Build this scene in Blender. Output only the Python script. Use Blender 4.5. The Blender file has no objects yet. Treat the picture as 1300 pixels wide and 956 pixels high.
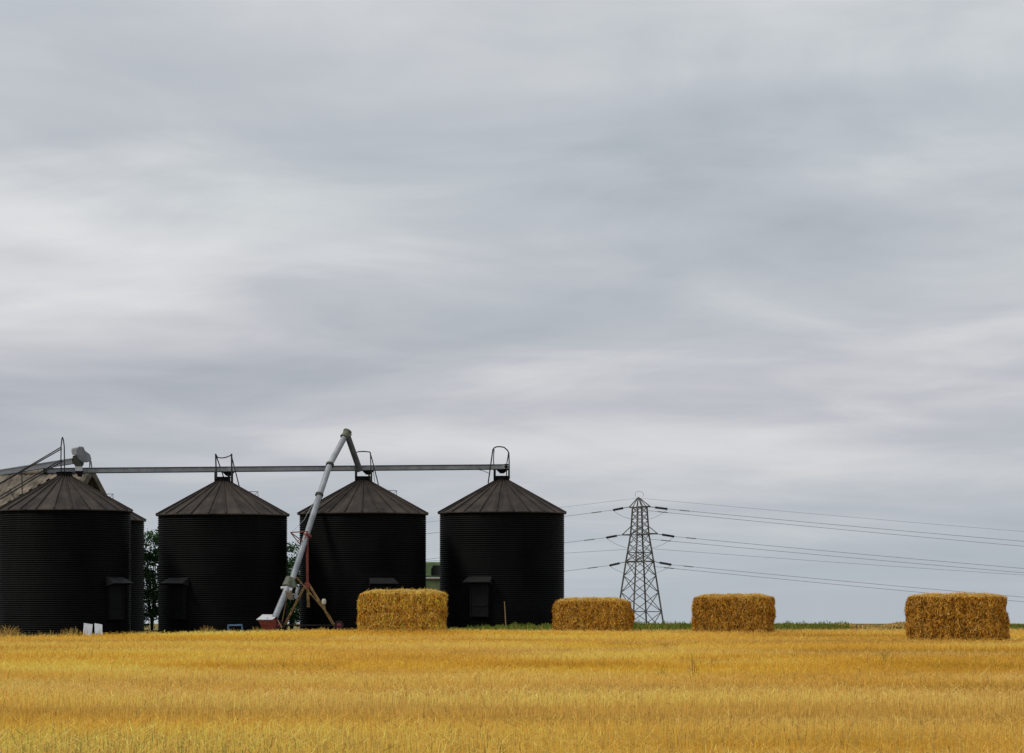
import bpy, bmesh, math, random
import numpy as np
from mathutils import Vector, Matrix

random.seed(7)
rng = np.random.default_rng(11)
R = math.radians
scene = bpy.context.scene
col = scene.collection

# ------------------------------------------------------------------ camera
EYE, F, CX, HY = 1.15, 3600.0, 650.0, 761.0      # eye height, focal length in photo pixels, centre column, eye-level row
cam_d = bpy.data.cameras.new('camera')
cam = bpy.data.objects.new('camera', cam_d)
col.objects.link(cam)
cam.location = (0, 0, EYE)
cam.rotation_euler = (R(90), 0, 0)
cam_d.sensor_fit = 'HORIZONTAL'
cam_d.sensor_width = 36
cam_d.lens = 36 * F / 1300
cam_d.shift_y = (HY - 478) / 1300
cam_d.clip_start = 0.1
cam_d.clip_end = 20000
scene.camera = cam


def P(px, py, D):
    """survey a point of the place: direction read off the photo, distance D in metres"""
    return Vector(((px - CX) / F * D, D, EYE + (HY - py) / F * D))


# ------------------------------------------------------------------ terrain
def sstep(a, b, v):
    t = np.clip((v - a) / (b - a), 0, 1)
    return t * t * (3 - 2 * t)


_w = [(rng.uniform(0.02, 0.09), rng.uniform(0.15, 0.9), rng.uniform(0, 6.3)) for _ in range(14)]


def band_noise(x, y, k=0):
    s = 0
    for i, (a, b, p) in enumerate(_w):
        s = s + np.sin(a * x * (1 + 0.5 * ((i + k) % 3)) + b * y + p * (k + 1) + 0.6 * np.sin(0.13 * x + p + k))
    return s / math.sqrt(len(_w))


_w2 = [(rng.uniform(0.25, 1.1), rng.uniform(0.25, 1.1), rng.uniform(0, 6.3), rng.choice([-1, 1])) for _ in range(16)]


def patch_noise(x, y, k=0):
    s = 0
    for i, (a, b, p, q) in enumerate(_w2):
        s = s + np.sin(a * x * q + b * y + p * (k + 1) + 0.8 * np.sin(0.31 * y * q + .23 * x + p + k))
    return s / math.sqrt(len(_w2))


_w3 = [(rng.uniform(0.15, 0.7), rng.uniform(1.2, 4.0), rng.uniform(0, 6.3), rng.choice([-1, 1])) for _ in range(14)]


def fine_noise(x, y):
    s = 0
    for (a, b, p, q) in _w3:
        s = s + np.sin(a * x * q + b * y * 64 / np.maximum(y, 30) + p + 1.1 * np.sin(0.37 * x + .5 * y * q + p))
    return s / math.sqrt(len(_w3))


# wheel ruts and flattened strips: centre x, distance, half length, half width, skew, bend
ruts = []
for (px0, px1, py, dy, wd) in [(700, 832, 822, -0.5, 1.6), (826, 868, 818, -5, .5), (760, 990, 815, -2, .4), (858, 930, 836, 0, .35),
                               (0, 200, 823, -1, .4), (40, 420, 812, -2, .35), (300, 440, 840, 1, .35), (560, 720, 829, 1, .3),
                               (1000, 1290, 831, 1, .35), (1130, 1300, 825, 3, .35), (440, 560, 805, 0, .5), (200, 700, 846, -2, .25),
                               (700, 1300, 852, 2, .2), (-20, 330, 862, 1, .2), (420, 1000, 872, -1, .2), (0, 700, 893, 2, .15),
                               (600, 1320, 905, -3, .16), (950, 1200, 806, 1, .5), (100, 1250, 930, 3, .12)]:
    D0 = 1.07 * F / (py - HY)
    x0, x1 = (px0 - CX) / F * D0, (px1 - CX) / F * D0
    D1 = 1.07 * F / (py + dy - HY)
    ruts.append(((x0 + x1) / 2, D0, (x1 - x0) / 2, max(.3, 1.5 * (D0 / 64) ** 1.6) * rng.uniform(.8, 1.3), (D1 - D0) / max(x1 - x0, .1), rng.uniform(0, 6)))


def rut(x, y):
    w = np.zeros_like(x)
    for (xc, D0, hl, wd, sk, ph) in ruts:
        yc = D0 + sk * (x - xc) + 0.25 * np.sin(x * 0.8 + ph) + .15 * np.sin(2.1 * x + ph * 2)
        e = np.clip(1.25 - ((x - xc) / hl) ** 4, 0, 1)
        w = np.maximum(w, e * np.exp(-((y - yc) / wd) ** 2))
    return w


def edge_y(x):
    """far edge of the stubble"""
    return np.interp(x, [-60, -15, -11.8, -7, 1, 11, 60], [64, 80.5, 86, 93, 98, 100, 103]) + .25 * np.sin(x * 1.3) + .2 * np.sin(x * .47)


def g(x, y):
    x = np.asarray(x, float); y = np.asarray(y, float)
    z = 0.15 * np.exp(-((x + 3.6) / 5) ** 2 - ((y - 83) / 5.5) ** 2)
    z = z + 0.018 * band_noise(x, y) * sstep(130, 100, y)
    z = z - 0.30 * sstep(0, -8, x) * sstep(2.0, 9, y - edge_y(x))
    z = z - 0.02 * sstep(0, 5, x) * sstep(118, 124, y)
    far = np.maximum(y - 126, 0)
    z = z - 0.013 * np.minimum(far, 4500) * sstep(0, 40, far)
    return z


def gz(x, y):
    return float(g(np.array([x]), np.array([y]))[0])


# ------------------------------------------------------------------ materials
def mat(name, base=(.5, .5, .5), rough=.7, spec=.3, metal=0, vary=0.25, scale=6, stretch=(1, 1, 1), bump=0, second=None, detail=6):
    m = bpy.data.materials.new(name); m.use_nodes = True
    nt = m.node_tree; N, L = nt.nodes, nt.links
    b = N['Principled BSDF']
    b.inputs['Roughness'].default_value = rough
    b.inputs['Specular IOR Level'].default_value = spec
    b.inputs['Metallic'].default_value = metal
    tc = N.new('ShaderNodeTexCoord'); mp = N.new('ShaderNodeMapping'); mp.inputs['Scale'].default_value = stretch
    L.new(tc.outputs['Object'], mp.inputs['Vector'])
    no = N.new('ShaderNodeTexNoise'); no.inputs['Scale'].default_value = scale; no.inputs['Detail'].default_value = detail
    no.inputs['Roughness'].default_value = .62
    L.new(mp.outputs['Vector'], no.inputs['Vector'])
    cr = N.new('ShaderNodeValToRGB'); L.new(no.outputs['Fac'], cr.inputs['Fac'])
    lo = [c * (1 - vary) for c in base]; hi = [min(1, c * (1 + vary)) for c in base]
    if second: lo = second
    cr.color_ramp.elements[0].position = .34; cr.color_ramp.elements[0].color = (*lo, 1)
    cr.color_ramp.elements[1].position = .66; cr.color_ramp.elements[1].color = (*hi, 1)
    L.new(cr.outputs['Color'], b.inputs['Base Color'])
    if bump:
        bp = N.new('ShaderNodeBump'); bp.inputs['Strength'].default_value = bump; bp.inputs['Distance'].default_value = .02
        L.new(no.outputs['Fac'], bp.inputs['Height']); L.new(bp.outputs['Normal'], b.inputs['Normal'])
    return m


def straw_mat(name, transl=.3, attr='tone'):
    m = bpy.data.materials.new(name); m.use_nodes = True
    nt = m.node_tree; N, L = nt.nodes, nt.links
    N.remove(N['Principled BSDF'])
    at = N.new('ShaderNodeAttribute'); at.attribute_name = attr
    d = N.new('ShaderNodeBsdfDiffuse'); t = N.new('ShaderNodeBsdfTranslucent'); mx = N.new('ShaderNodeMixShader')
    mx.inputs[0].default_value = transl
    L.new(at.outputs['Color'], d.inputs['Color']); L.new(at.outputs['Color'], t.inputs['Color'])
    L.new(d.outputs[0], mx.inputs[1]); L.new(t.outputs[0], mx.inputs[2])
    L.new(mx.outputs[0], N['Material Output'].inputs['Surface'])
    return m


def roof_mat(name):
    m = mat(name, (.055, .042, .034), .7, .25, 0, .3, 1.6, (1, 1, .45), .12, second=(.032, .025, .021))
    nt = m.node_tree; N, L = nt.nodes, nt.links
    b = N['Principled BSDF']; src = b.inputs['Base Color'].links[0].from_socket
    tc = N.new('ShaderNodeTexCoord'); sp = N.new('ShaderNodeSeparateXYZ'); L.new(tc.outputs['Object'], sp.inputs[0])
    an = N.new('ShaderNodeMath'); an.operation = 'ARCTAN2'; L.new(sp.outputs['Y'], an.inputs[0]); L.new(sp.outputs['X'], an.inputs[1])
    ml = N.new('ShaderNodeMath'); ml.operation = 'MULTIPLY'; ml.inputs[1].default_value = 24 / (2 * math.pi); L.new(an.outputs[0], ml.inputs[0])
    fl = N.new('ShaderNodeMath'); fl.operation = 'FLOOR'; L.new(ml.outputs[0], fl.inputs[0])
    oi = N.new('ShaderNodeObjectInfo')
    ad = N.new('ShaderNodeMath'); ad.operation = 'MULTIPLY_ADD'; L.new(oi.outputs['Random'], ad.inputs[0]); ad.inputs[1].default_value = 91; L.new(fl.outputs[0], ad.inputs[2])
    wn = N.new('ShaderNodeTexWhiteNoise'); wn.noise_dimensions = '1D'; L.new(ad.outputs[0], wn.inputs['W'])
    mr = N.new('ShaderNodeMapRange'); mr.inputs['To Min'].default_value = .84; mr.inputs['To Max'].default_value = 1.14; L.new(wn.outputs['Value'], mr.inputs['Value'])
    # streaks running down the sheets
    cb = N.new('ShaderNodeCombineXYZ'); L.new(ml.outputs[0], cb.inputs['X'])
    zz = N.new('ShaderNodeMath'); zz.operation = 'MULTIPLY'; zz.inputs[1].default_value = .35; L.new(sp.outputs['Z'], zz.inputs[0]); L.new(zz.outputs[0], cb.inputs['Y'])
    n2 = N.new('ShaderNodeTexNoise'); n2.inputs['Scale'].default_value = 3.2; n2.inputs['Detail'].default_value = 5; L.new(cb.outputs[0], n2.inputs['Vector'])
    m2 = N.new('ShaderNodeMapRange'); m2.inputs['From Min'].default_value = .3; m2.inputs['From Max'].default_value = .7
    m2.inputs['To Min'].default_value = .65; m2.inputs['To Max'].default_value = 1.3; L.new(n2.outputs['Fac'], m2.inputs['Value'])
    mm = N.new('ShaderNodeMath'); mm.operation = 'MULTIPLY'; L.new(mr.outputs[0], mm.inputs[0]); L.new(m2.outputs[0], mm.inputs[1])
    vs = N.new('ShaderNodeVectorMath'); vs.operation = 'SCALE'; L.new(src, vs.inputs[0]); L.new(mm.outputs[0], vs.inputs['Scale'])
    L.new(vs.outputs[0], b.inputs['Base Color'])
    return m


def sheet_mat(m):
    """slightly different tone for every curved sheet of a silo wall"""
    nt = m.node_tree; N, L = nt.nodes, nt.links
    b = N['Principled BSDF']; src = b.inputs['Base Color'].links[0].from_socket
    def mth(op, a, b_):
        n = N.new('ShaderNodeMath'); n.operation = op
        for i, v in enumerate((a, b_)):
            if isinstance(v, (int, float)): n.inputs[i].default_value = v
            else: L.new(v, n.inputs[i])
        return n.outputs[0]
    tc = N.new('ShaderNodeTexCoord'); sp = N.new('ShaderNodeSeparateXYZ'); L.new(tc.outputs['Object'], sp.inputs[0])
    oi = N.new('ShaderNodeObjectInfo')
    row = mth('FLOOR', mth('DIVIDE', sp.outputs['Z'], .845), 0)
    ang = mth('ADD', mth('MULTIPLY', mth('ARCTAN2', sp.outputs['Y'], sp.outputs['X']), 10 / (2 * math.pi)), mth('MULTIPLY', row, .5))
    cb = N.new('ShaderNodeCombineXYZ'); L.new(mth('FLOOR', ang, 0), cb.inputs['X']); L.new(row, cb.inputs['Y']); L.new(mth('MULTIPLY', oi.outputs['Random'], 50), cb.inputs['Z'])
    wn = N.new('ShaderNodeTexWhiteNoise'); wn.noise_dimensions = '3D'; L.new(cb.outputs[0], wn.inputs['Vector'])
    mr = N.new('ShaderNodeMapRange'); mr.inputs['To Min'].default_value = .78; mr.inputs['To Max'].default_value = 1.3; L.new(wn.outputs['Value'], mr.inputs['Value'])
    vs = N.new('ShaderNodeVectorMath'); vs.operation = 'SCALE'; L.new(src, vs.inputs[0]); L.new(mr.outputs[0], vs.inputs['Scale'])
    L.new(vs.outputs[0], b.inputs['Base Color'])
    return m


M = dict(
    wall=sheet_mat(mat('black_tarred_metal', (.0052, .0050, .0052), .62, .10, 0, .4, .9, (1, 1, .5), 0)),
    roof=roof_mat('brown_black_roof_sheet'),
    black=mat('black_steel', (.005, .005, .0055), .65, .12, 0, .3, 5),
    hood=mat('dark_grey_hood', (.018, .0175, .0175), .6, .25, 0, .3, 4),
    door=mat('black_door', (.0045, .0045, .005), .6, .2, 0, .3, 4),
    rail=mat('dark_rail', (.035, .034, .033), .55, .3, 0, .35, 9),
    galv=mat('grey_galvanised', (.31, .33, .36), .5, .4, .1, .22, 2.2, (1, 1, 1), .05),
    housing=mat('blue_grey_housing', (.16, .175, .20), .5, .4, .1, .25, 3),
    galvdark=mat('dark_trough_edge', (.055, .06, .066), .55, .3, .1, .25, 4),
    galvlight=mat('light_galvanised', (.42, .43, .45), .5, .4, .2, .18, 3, (1, 1, 1), .05),
    tube=mat('pale_grey_tube', (.33, .35, .375), .5, .4, .15, .22, 2.0, (1, 1, 1), .04, second=(.25, .265, .285)),
    olive=mat('weathered_olive_paint', (.15, .16, .115), .65, .25, 0, .4, 7),
    olivedark=mat('dark_olive_metal', (.045, .047, .035), .6, .3, 0, .35, 7),
    spout=mat('dark_spout', (.075, .078, .078), .6, .3, 0, .35, 4),
    white=mat('white_sheet', (.72, .72, .72), .5, .3, 0, .08, 3),
    whitep=mat('grey_white_panel', (.58, .585, .59), .55, .3, 0, .15, 3),
    red=mat('faded_red_paint', (.36, .08, .05), .6, .3, 0, .35, 8),
    redpost=mat('dull_red_paint', (.30, .07, .05), .6, .3, 0, .3, 8),
    rust=mat('rusty_ochre_paint', (.30, .20, .075), .7, .2, 0, .45, 7, second=(.16, .065, .035)),
    cream=mat('cream_paint', (.62, .56, .44), .55, .3, 0, .2, 8),
    canvas=mat('brown_drive_guard', (.23, .17, .11), .7, .2, 0, .3, 10),
    rubber=mat('dark_rubber', (.03, .022, .022), .8, .2, 0, .3, 12),
    hub=mat('maroon_hub', (.19, .035, .055), .6, .3, 0, .3, 12),
    blue=mat('light_blue_paint', (.14, .22, .34), .5, .3, 0, .2, 10),
    barnroof=mat('weathered_fibre_cement', (.20, .165, .125), .85, .15, 0, .45, 1.3, (1, 1, 1), .3, second=(.085, .072, .06)),
    verge=mat('lichen_verge', (.115, .10, .075), .85, .15, 0, .4, 4),
    barnwall=mat('barn_boarding', (.085, .07, .055), .85, .15, 0, .4, 3, (6, 6, .4), .2),
    green=mat('dull_green_paint', (.21, .31, .14), .5, .35, 0, .25, 2.5),
    greygreen=mat('grey_green_panel', (.19, .23, .11), .6, .3, 0, .25, 2.5),
    glass=mat('dark_cab_glass', (.006, .007, .008), .12, .5, 0, .2, 2),
    pylon=mat('weathered_pylon_steel', (.10, .096, .084), .6, .3, .1, .4, .8, second=(.06, .058, .052)),
    insul=mat('brown_insulator', (.008, .0075, .0075), .6, .1, 0, .2, 3),
    wire=mat('dull_wire', (.19, .195, .205), .6, .3, 0, .15, .2),
    wood=mat('bleached_wood', (.30, .20, .12), .8, .2, 0, .3, 9, (8, 8, 1), .1),
    bark=mat('dark_bark', (.035, .028, .022), .9, .1, 0, .4, 9, (4, 4, 1), .3),
    straw=straw_mat('straw_stubble', .32),
    bale=straw_mat('baled_straw', .22),
    leaf=straw_mat('leaf_green', .30),
    grass=straw_mat('grass_green', .30),
)


def ground_mat():
    m = bpy.data.materials.new('field_ground'); m.use_nodes = True
    nt = m.node_tree; N, L = nt.nodes, nt.links
    b = N['Principled BSDF']; b.inputs['Roughness'].default_value = .95; b.inputs['Specular IOR Level'].default_value = .05
    at = N.new('ShaderNodeAttribute'); at.attribute_name = 'tone'
    tc = N.new('ShaderNodeTexCoord')
    no = N.new('ShaderNodeTexNoise'); no.inputs['Scale'].default_value = 5; no.inputs['Detail'].default_value = 9; no.inputs['Roughness'].default_value = .75
    L.new(tc.outputs['Object'], no.inputs['Vector'])
    mr = N.new('ShaderNodeMapRange'); mr.inputs['From Min'].default_value = .3; mr.inputs['From Max'].default_value = .7
    mr.inputs['To Min'].default_value = .6; mr.inputs['To Max'].default_value = 1.3; L.new(no.outputs['Fac'], mr.inputs['Value'])
    vs = N.new('ShaderNodeVectorMath'); vs.operation = 'SCALE'; L.new(at.outputs['Color'], vs.inputs[0]); L.new(mr.outputs[0], vs.inputs['Scale'])
    L.new(vs.outputs[0], b.inputs['Base Color'])
    bp = N.new('ShaderNodeBump'); bp.inputs['Strength'].default_value = .5; bp.inputs['Distance'].default_value = .05
    L.new(no.outputs['Fac'], bp.inputs['Height']); L.new(bp.outputs['Normal'], b.inputs['Normal'])
    return m


M['ground'] = ground_mat()


# ------------------------------------------------------------------ mesh helpers
class MB:
    def __init__(s): s.v = []; s.f = []; s.p = []

    def add(s, vs, fs):
        o = len(s.v); s.p.append((o, len(s.f))); s.v += [tuple(v) for v in vs]; s.f += [tuple(i + o for i in f) for f in fs]; return s

    def box(s, c, size, rot=None, bev=0):
        hx, hy, hz = [d / 2 for d in size]
        vs = [Vector((sx * hx, sy * hy, sz * hz)) for sx in (-1, 1) for sy in (-1, 1) for sz in (-1, 1)]
        if rot is not None: vs = [rot @ v for v in vs]
        c = Vector(c)
        return s.add([v + c for v in vs], [(0, 1, 3, 2), (4, 6, 7, 5), (0, 4, 5, 1), (2, 3, 7, 6), (0, 2, 6, 4), (1, 5, 7, 3)])

    def beam(s, a, b, w, h):
        """rectangular bar from a to b"""
        a, b = Vector(a), Vector(b); d = b - a
        q = d.to_track_quat('X', 'Z').to_matrix()
        return s.box((a + b) / 2, (d.length, w, h), q)

    def tube(s, pts, r, n=8, caps=True, r2=None):
        pts = [Vector(p) for p in pts]
        rings = []
        k = len(pts)
        up0 = None
        for i, p in enumerate(pts):
            d = (pts[min(i + 1, k - 1)] - pts[max(i - 1, 0)]).normalized()
            if up0 is None:
                up0 = Vector((0, 0, 1)) if abs(d.z) < .9 else Vector((0, 1, 0))
            u = (up0 - d * up0.dot(d)).normalized(); w = d.cross(u); up0 = u
            rr = r if r2 is None else r + (r2 - r) * i / (k - 1)
            rings.append([p + (u * math.cos(t) + w * math.sin(t)) * rr for t in [2 * math.pi * j / n for j in range(n)]])
        vs = [v for ring in rings for v in ring]
        fs = []
        for i in range(k - 1):
            for j in range(n):
                fs.append((i * n + j, i * n + (j + 1) % n, (i + 1) * n + (j + 1) % n, (i + 1) * n + j))
        if caps:
            fs.append(tuple(range(n - 1, -1, -1))); fs.append(tuple(range((k - 1) * n, k * n)))
        return s.add(vs, fs)

    def lathe(s, c, prof, n=32, axis='Z', close=False):
        """prof: list of (radius, height)"""
        c = Vector(c); vs = []; fs = []
        for (r, h) in prof:
            for j in range(n):
                t = 2 * math.pi * j / n
                if axis == 'Z': vs.append(c + Vector((r * math.cos(t), r * math.sin(t), h)))
                elif axis == 'Y': vs.append(c + Vector((r * math.cos(t), h, r * math.sin(t))))
                else: vs.append(c + Vector((h, r * math.cos(t), r * math.sin(t))))
        for i in range(len(prof) - 1):
            for j in range(n):
                fs.append((i * n + j, i * n + (j + 1) % n, (i + 1) * n + (j + 1) % n, (i + 1) * n + j))
        if close:
            fs.append(tuple(range(n))[::-1]); fs.append(tuple(range((len(prof) - 1) * n, len(prof) * n)))
        return s.add(vs, fs)

    def loft(s, a, b, caps=True):
        """join two polygons with the same number of corners"""
        n = len(a)
        fs = [(j, (j + 1) % n, n + (j + 1) % n, n + j) for j in range(n)]
        if caps: fs += [tuple(range(n))[::-1], tuple(range(n, 2 * n))]
        return s.add(list(a) + list(b), fs)

    def build_each(s, name, material, parent=None, **kw):
        """every piece added becomes a part of its own"""
        ends = s.p[1:] + [(len(s.v), len(s.f))]
        for (v0, f0), (v1, f1) in zip(s.p, ends):
            m = MB(); m.v = s.v[v0:v1]; m.f = [tuple(i - v0 for i in f) for f in s.f[f0:f1]]
            m.build(name, material, parent, **kw)

    def build(s, name, material, parent=None, smooth=False, bevel=0, local=False):
        me = bpy.data.meshes.new(name)
        off = Vector((0, 0, 0)) if (parent is None or local) else world_loc(parent)
        me.from_pydata([tuple(Vector(v) - off) for v in s.v], [], s.f)
        bm = bmesh.new(); bm.from_mesh(me); bmesh.ops.recalc_face_normals(bm, faces=bm.faces); bm.to_mesh(me); bm.free()
        me.materials.append(material)
        o = bpy.data.objects.new(name, me); col.objects.link(o)
        if parent is not None: o.parent = parent
        if smooth:
            me.shade_smooth()
            try: me.set_sharp_from_angle(angle=R(38))
            except Exception: pass
        if bevel:
            md = o.modifiers.new('bevel', 'BEVEL'); md.width = bevel; md.segments = 2; md.limit_method = 'ANGLE'
        return o


def world_loc(o):
    v = Vector(o.location)
    while o.parent is not None:
        o = o.parent; v = v + Vector(o.location)
    return v


def tag(o, label, cat, group=None, kind=None):
    if label: o['label'] = label
    if cat: o['category'] = cat
    if group: o['group'] = group
    if kind: o['kind'] = kind
    return o


def thing(name, label, cat, loc, rz=0, group=None):
    o = bpy.data.objects.new(name, None); col.objects.link(o)
    o.empty_display_size = .3
    o.location = loc; o.rotation_euler = (0, 0, rz)
    return tag(o, label, cat, group)


def np_mesh(name, verts, nper, tones, material, parent=None):
    """many small polygons of nper corners each; tones: one colour per polygon"""
    n = len(verts) // nper
    me = bpy.data.meshes.new(name)
    me.vertices.add(n * nper); me.loops.add(n * nper); me.polygons.add(n)
    me.vertices.foreach_set('co', verts.astype(np.float32).ravel())
    me.loops.foreach_set('vertex_index', np.arange(n * nper, dtype=np.int32))
    me.polygons.foreach_set('loop_start', np.arange(0, n * nper, nper, dtype=np.int32))
    me.update(calc_edges=True)
    ca = me.color_attributes.new('tone', 'FLOAT_COLOR', 'POINT')
    c4 = np.ones((n, nper, 4), np.float32); c4[:, :, :3] = tones[:, None, :]
    ca.data.foreach_set('color', c4.ravel())
    me.materials.append(material)
    o = bpy.data.objects.new(name, me); col.objects.link(o)
    if parent is not None: o.parent = parent
    return o


def ribbons(base, direc, length, width, side):
    """quads: base point, unit direction, length, width, side vector"""
    s = side * (width / 2)[:, None]
    tip = base + direc * length[:, None]
    v = np.stack([base - s, base + s, tip + s * .8, tip - s * .8], 1)
    return v.reshape(-1, 3)


def unit(a): return a / np.maximum(np.linalg.norm(a, axis=1, keepdims=True), 1e-9)


# ------------------------------------------------------------------ world and sun
SUN_EL, SUN_AZ = R(50), R(-112)         # azimuth measured from +Y towards +X: from the left, a little on the camera's side
w = bpy.data.worlds.new('World'); scene.world = w; w.use_nodes = True
nt = w.node_tree; N, L = nt.nodes, nt.links
for n in list(N): N.remove(n)
out = N.new('ShaderNodeOutputWorld')
sky = N.new('ShaderNodeTexSky'); sky.sky_type = 'NISHITA'; sky.sun_disc = False
sky.sun_elevation = SUN_EL; sky.sun_rotation = SUN_AZ; sky.dust_density = 2.0
bg1 = N.new('ShaderNodeBackground'); bg1.inputs['Strength'].default_value = .07; L.new(sky.outputs[0], bg1.inputs['Color'])
tc = N.new('ShaderNodeTexCoord'); sp = N.new('ShaderNodeSeparateXYZ'); L.new(tc.outputs['Generated'], sp.inputs[0])


def math_node(op, a, b=None, c=None):
    n = N.new('ShaderNodeMath'); n.operation = op
    for i, v in enumerate((a, b, c)):
        if v is None: continue
        if isinstance(v, (int, float)): n.inputs[i].default_value = v
        else: L.new(v, n.inputs[i])
    return n.outputs[0]


zc = math_node('ADD', math_node('MAXIMUM', sp.outputs['Z'], 0.0), .10)
cxn = math_node('DIVIDE', sp.outputs['X'], zc); cyn = math_node('DIVIDE', sp.outputs['Y'], zc)
cb = N.new('ShaderNodeCombineXYZ'); L.new(cxn, cb.inputs['X']); L.new(cyn, cb.inputs['Y'])


def cloud(scale, off, detail, rough, dist, sx=1.0):
    mp = N.new('ShaderNodeMapping'); mp.inputs['Location'].default_value = off; mp.inputs['Scale'].default_value = (sx, 1, 1)
    L.new(cb.outputs[0], mp.inputs['Vector'])
    n = N.new('ShaderNodeTexNoise'); n.inputs['Scale'].default_value = scale; n.inputs['Detail'].default_value = detail
    n.inputs['Roughness'].default_value = rough; n.inputs['Distortion'].default_value = dist
    L.new(mp.outputs[0], n.inputs['Vector']); return n.outputs['Fac']


c1 = cloud(.60, (0.3, 9.4, 13), 6, .5, .5, 1.3)
c2 = cloud(1.7, (11.3, 2.9, 4), 7, .57, .7, 1.1)
c4 = cloud(1.0, (7.4, 1.9, 21), 4, .5, .4, .55)
c3 = cloud(.35, (5.2, 1.3, 9), 3, .5, 0, .9)
dens = math_node('ADD', math_node('MULTIPLY_ADD', c4, .30, math_node('MULTIPLY', c1, .50)), math_node('MULTIPLY', c2, .20))
cr = N.new('ShaderNodeValToRGB'); L.new(dens, cr.inputs['Fac'])
e = cr.color_ramp.elements
e[0].position = .38; e[0].color = (.405, .44, .487, 1)
e[1].position = .63; e[1].color = (.79, .79, .795, 1)
e.new(.50).color = (.545, .567, .602, 1)
tint = N.new('ShaderNodeMix'); tint.data_type = 'RGBA'; tint.blend_type = 'MULTIPLY'; tint.inputs[0].default_value = 1
tr = N.new('ShaderNodeValToRGB'); L.new(c3, tr.inputs['Fac'])
tr.color_ramp.elements[0].position = .35; tr.color_ramp.elements[0].color = (.955, 1.0, 1.0, 1)
tr.color_ramp.elements[1].position = .65; tr.color_ramp.elements[1].color = (1.02, .995, 1.01, 1)
L.new(cr.outputs[0], tint.inputs[6]); L.new(tr.outputs[0], tint.inputs[7])
# haze towards the horizon
hz = N.new('ShaderNodeMapRange'); L.new(sp.outputs['Z'], hz.inputs['Value'])
hz.inputs['From Min'].default_value = 0; hz.inputs['From Max'].default_value = .085; hz.inputs['To Min'].default_value = .8; hz.inputs['To Max'].default_value = 0
hm = N.new('ShaderNodeMix'); hm.data_type = 'RGBA'; L.new(hz.outputs[0], hm.inputs[0]); L.new(tint.outputs[2], hm.inputs[6])
hm.inputs[7].default_value = (.475, .525, .575, 1)
bg2 = N.new('ShaderNodeBackground'); L.new(hm.outputs[2], bg2.inputs['Color'])
mx = N.new('ShaderNodeMixShader'); mx.inputs[0].default_value = .93
L.new(bg1.outputs[0], mx.inputs[1]); L.new(bg2.outputs[0], mx.inputs[2]); L.new(mx.outputs[0], out.inputs['Surface'])

sd = bpy.data.lights.new('sun', 'SUN'); sd.energy = 1.4; sd.angle = R(14); sd.color = (1, .95, .86)
so = bpy.data.objects.new('sun', sd); col.objects.link(so)
sv = Vector((math.sin(SUN_AZ) * math.cos(SUN_EL), math.cos(SUN_AZ) * math.cos(SUN_EL), math.sin(SUN_EL)))
so.rotation_euler = sv.to_track_quat('Z', 'Y').to_euler(); so.location = sv * 200

scene.view_settings.view_transform = 'Standard'; scene.view_settings.look = 'None'; scene.view_settings.exposure = 0
scene.render.resolution_x = 1024; scene.render.resolution_y = 753
scene.cycles.max_bounces = 6

# ------------------------------------------------------------------ ground sheet
xs = np.unique(np.concatenate([-np.geomspace(46, 6500, 26), np.arange(-45, 45.01, .6), np.geomspace(46, 6500, 26)]))
ys = np.unique(np.concatenate([-np.geomspace(10, 400, 8), np.arange(-8, 140.01, .4), np.geomspace(141, 7000, 44)]))
X, Y = np.meshgrid(xs, ys)
Z = g(X, Y) - .05 * rut(X, Y) * (Y < 112)
nx, ny = len(xs), len(ys)
V = np.stack([X, Y, Z], 2).reshape(-1, 3)
idx = np.arange(nx * ny).reshape(ny, nx)
faces = np.stack([idx[:-1, :-1], idx[:-1, 1:], idx[1:, 1:], idx[1:, :-1]], 2).reshape(-1, 4)
me = bpy.data.meshes.new('field'); me.from_pydata(V.tolist(), [], faces.tolist()); me.materials.append(M['ground']); me.shade_smooth()
ca = me.color_attributes.new('tone', 'FLOAT_COLOR', 'POINT')
inside = sstep(.6, -.6, Y - edge_y(X))[..., None]
farc = sstep(124, 150, Y)[..., None]
rt = rut(X, Y)[..., None]
c_f = np.array([.50, .29, .05]) * (1 - .35 * rt)
c_y = np.array([.075, .065, .030]); c_far = np.array([.24, .19, .07])
c = c_f * inside + (c_y * (1 - farc) + c_far * farc) * (1 - inside)
ca.data.foreach_set('color', np.concatenate([c, np.ones_like(X)[..., None]], 2).astype(np.float32).ravel())
field = bpy.data.objects.new('field', me); col.objects.link(field); field['kind'] = 'structure'


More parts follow.
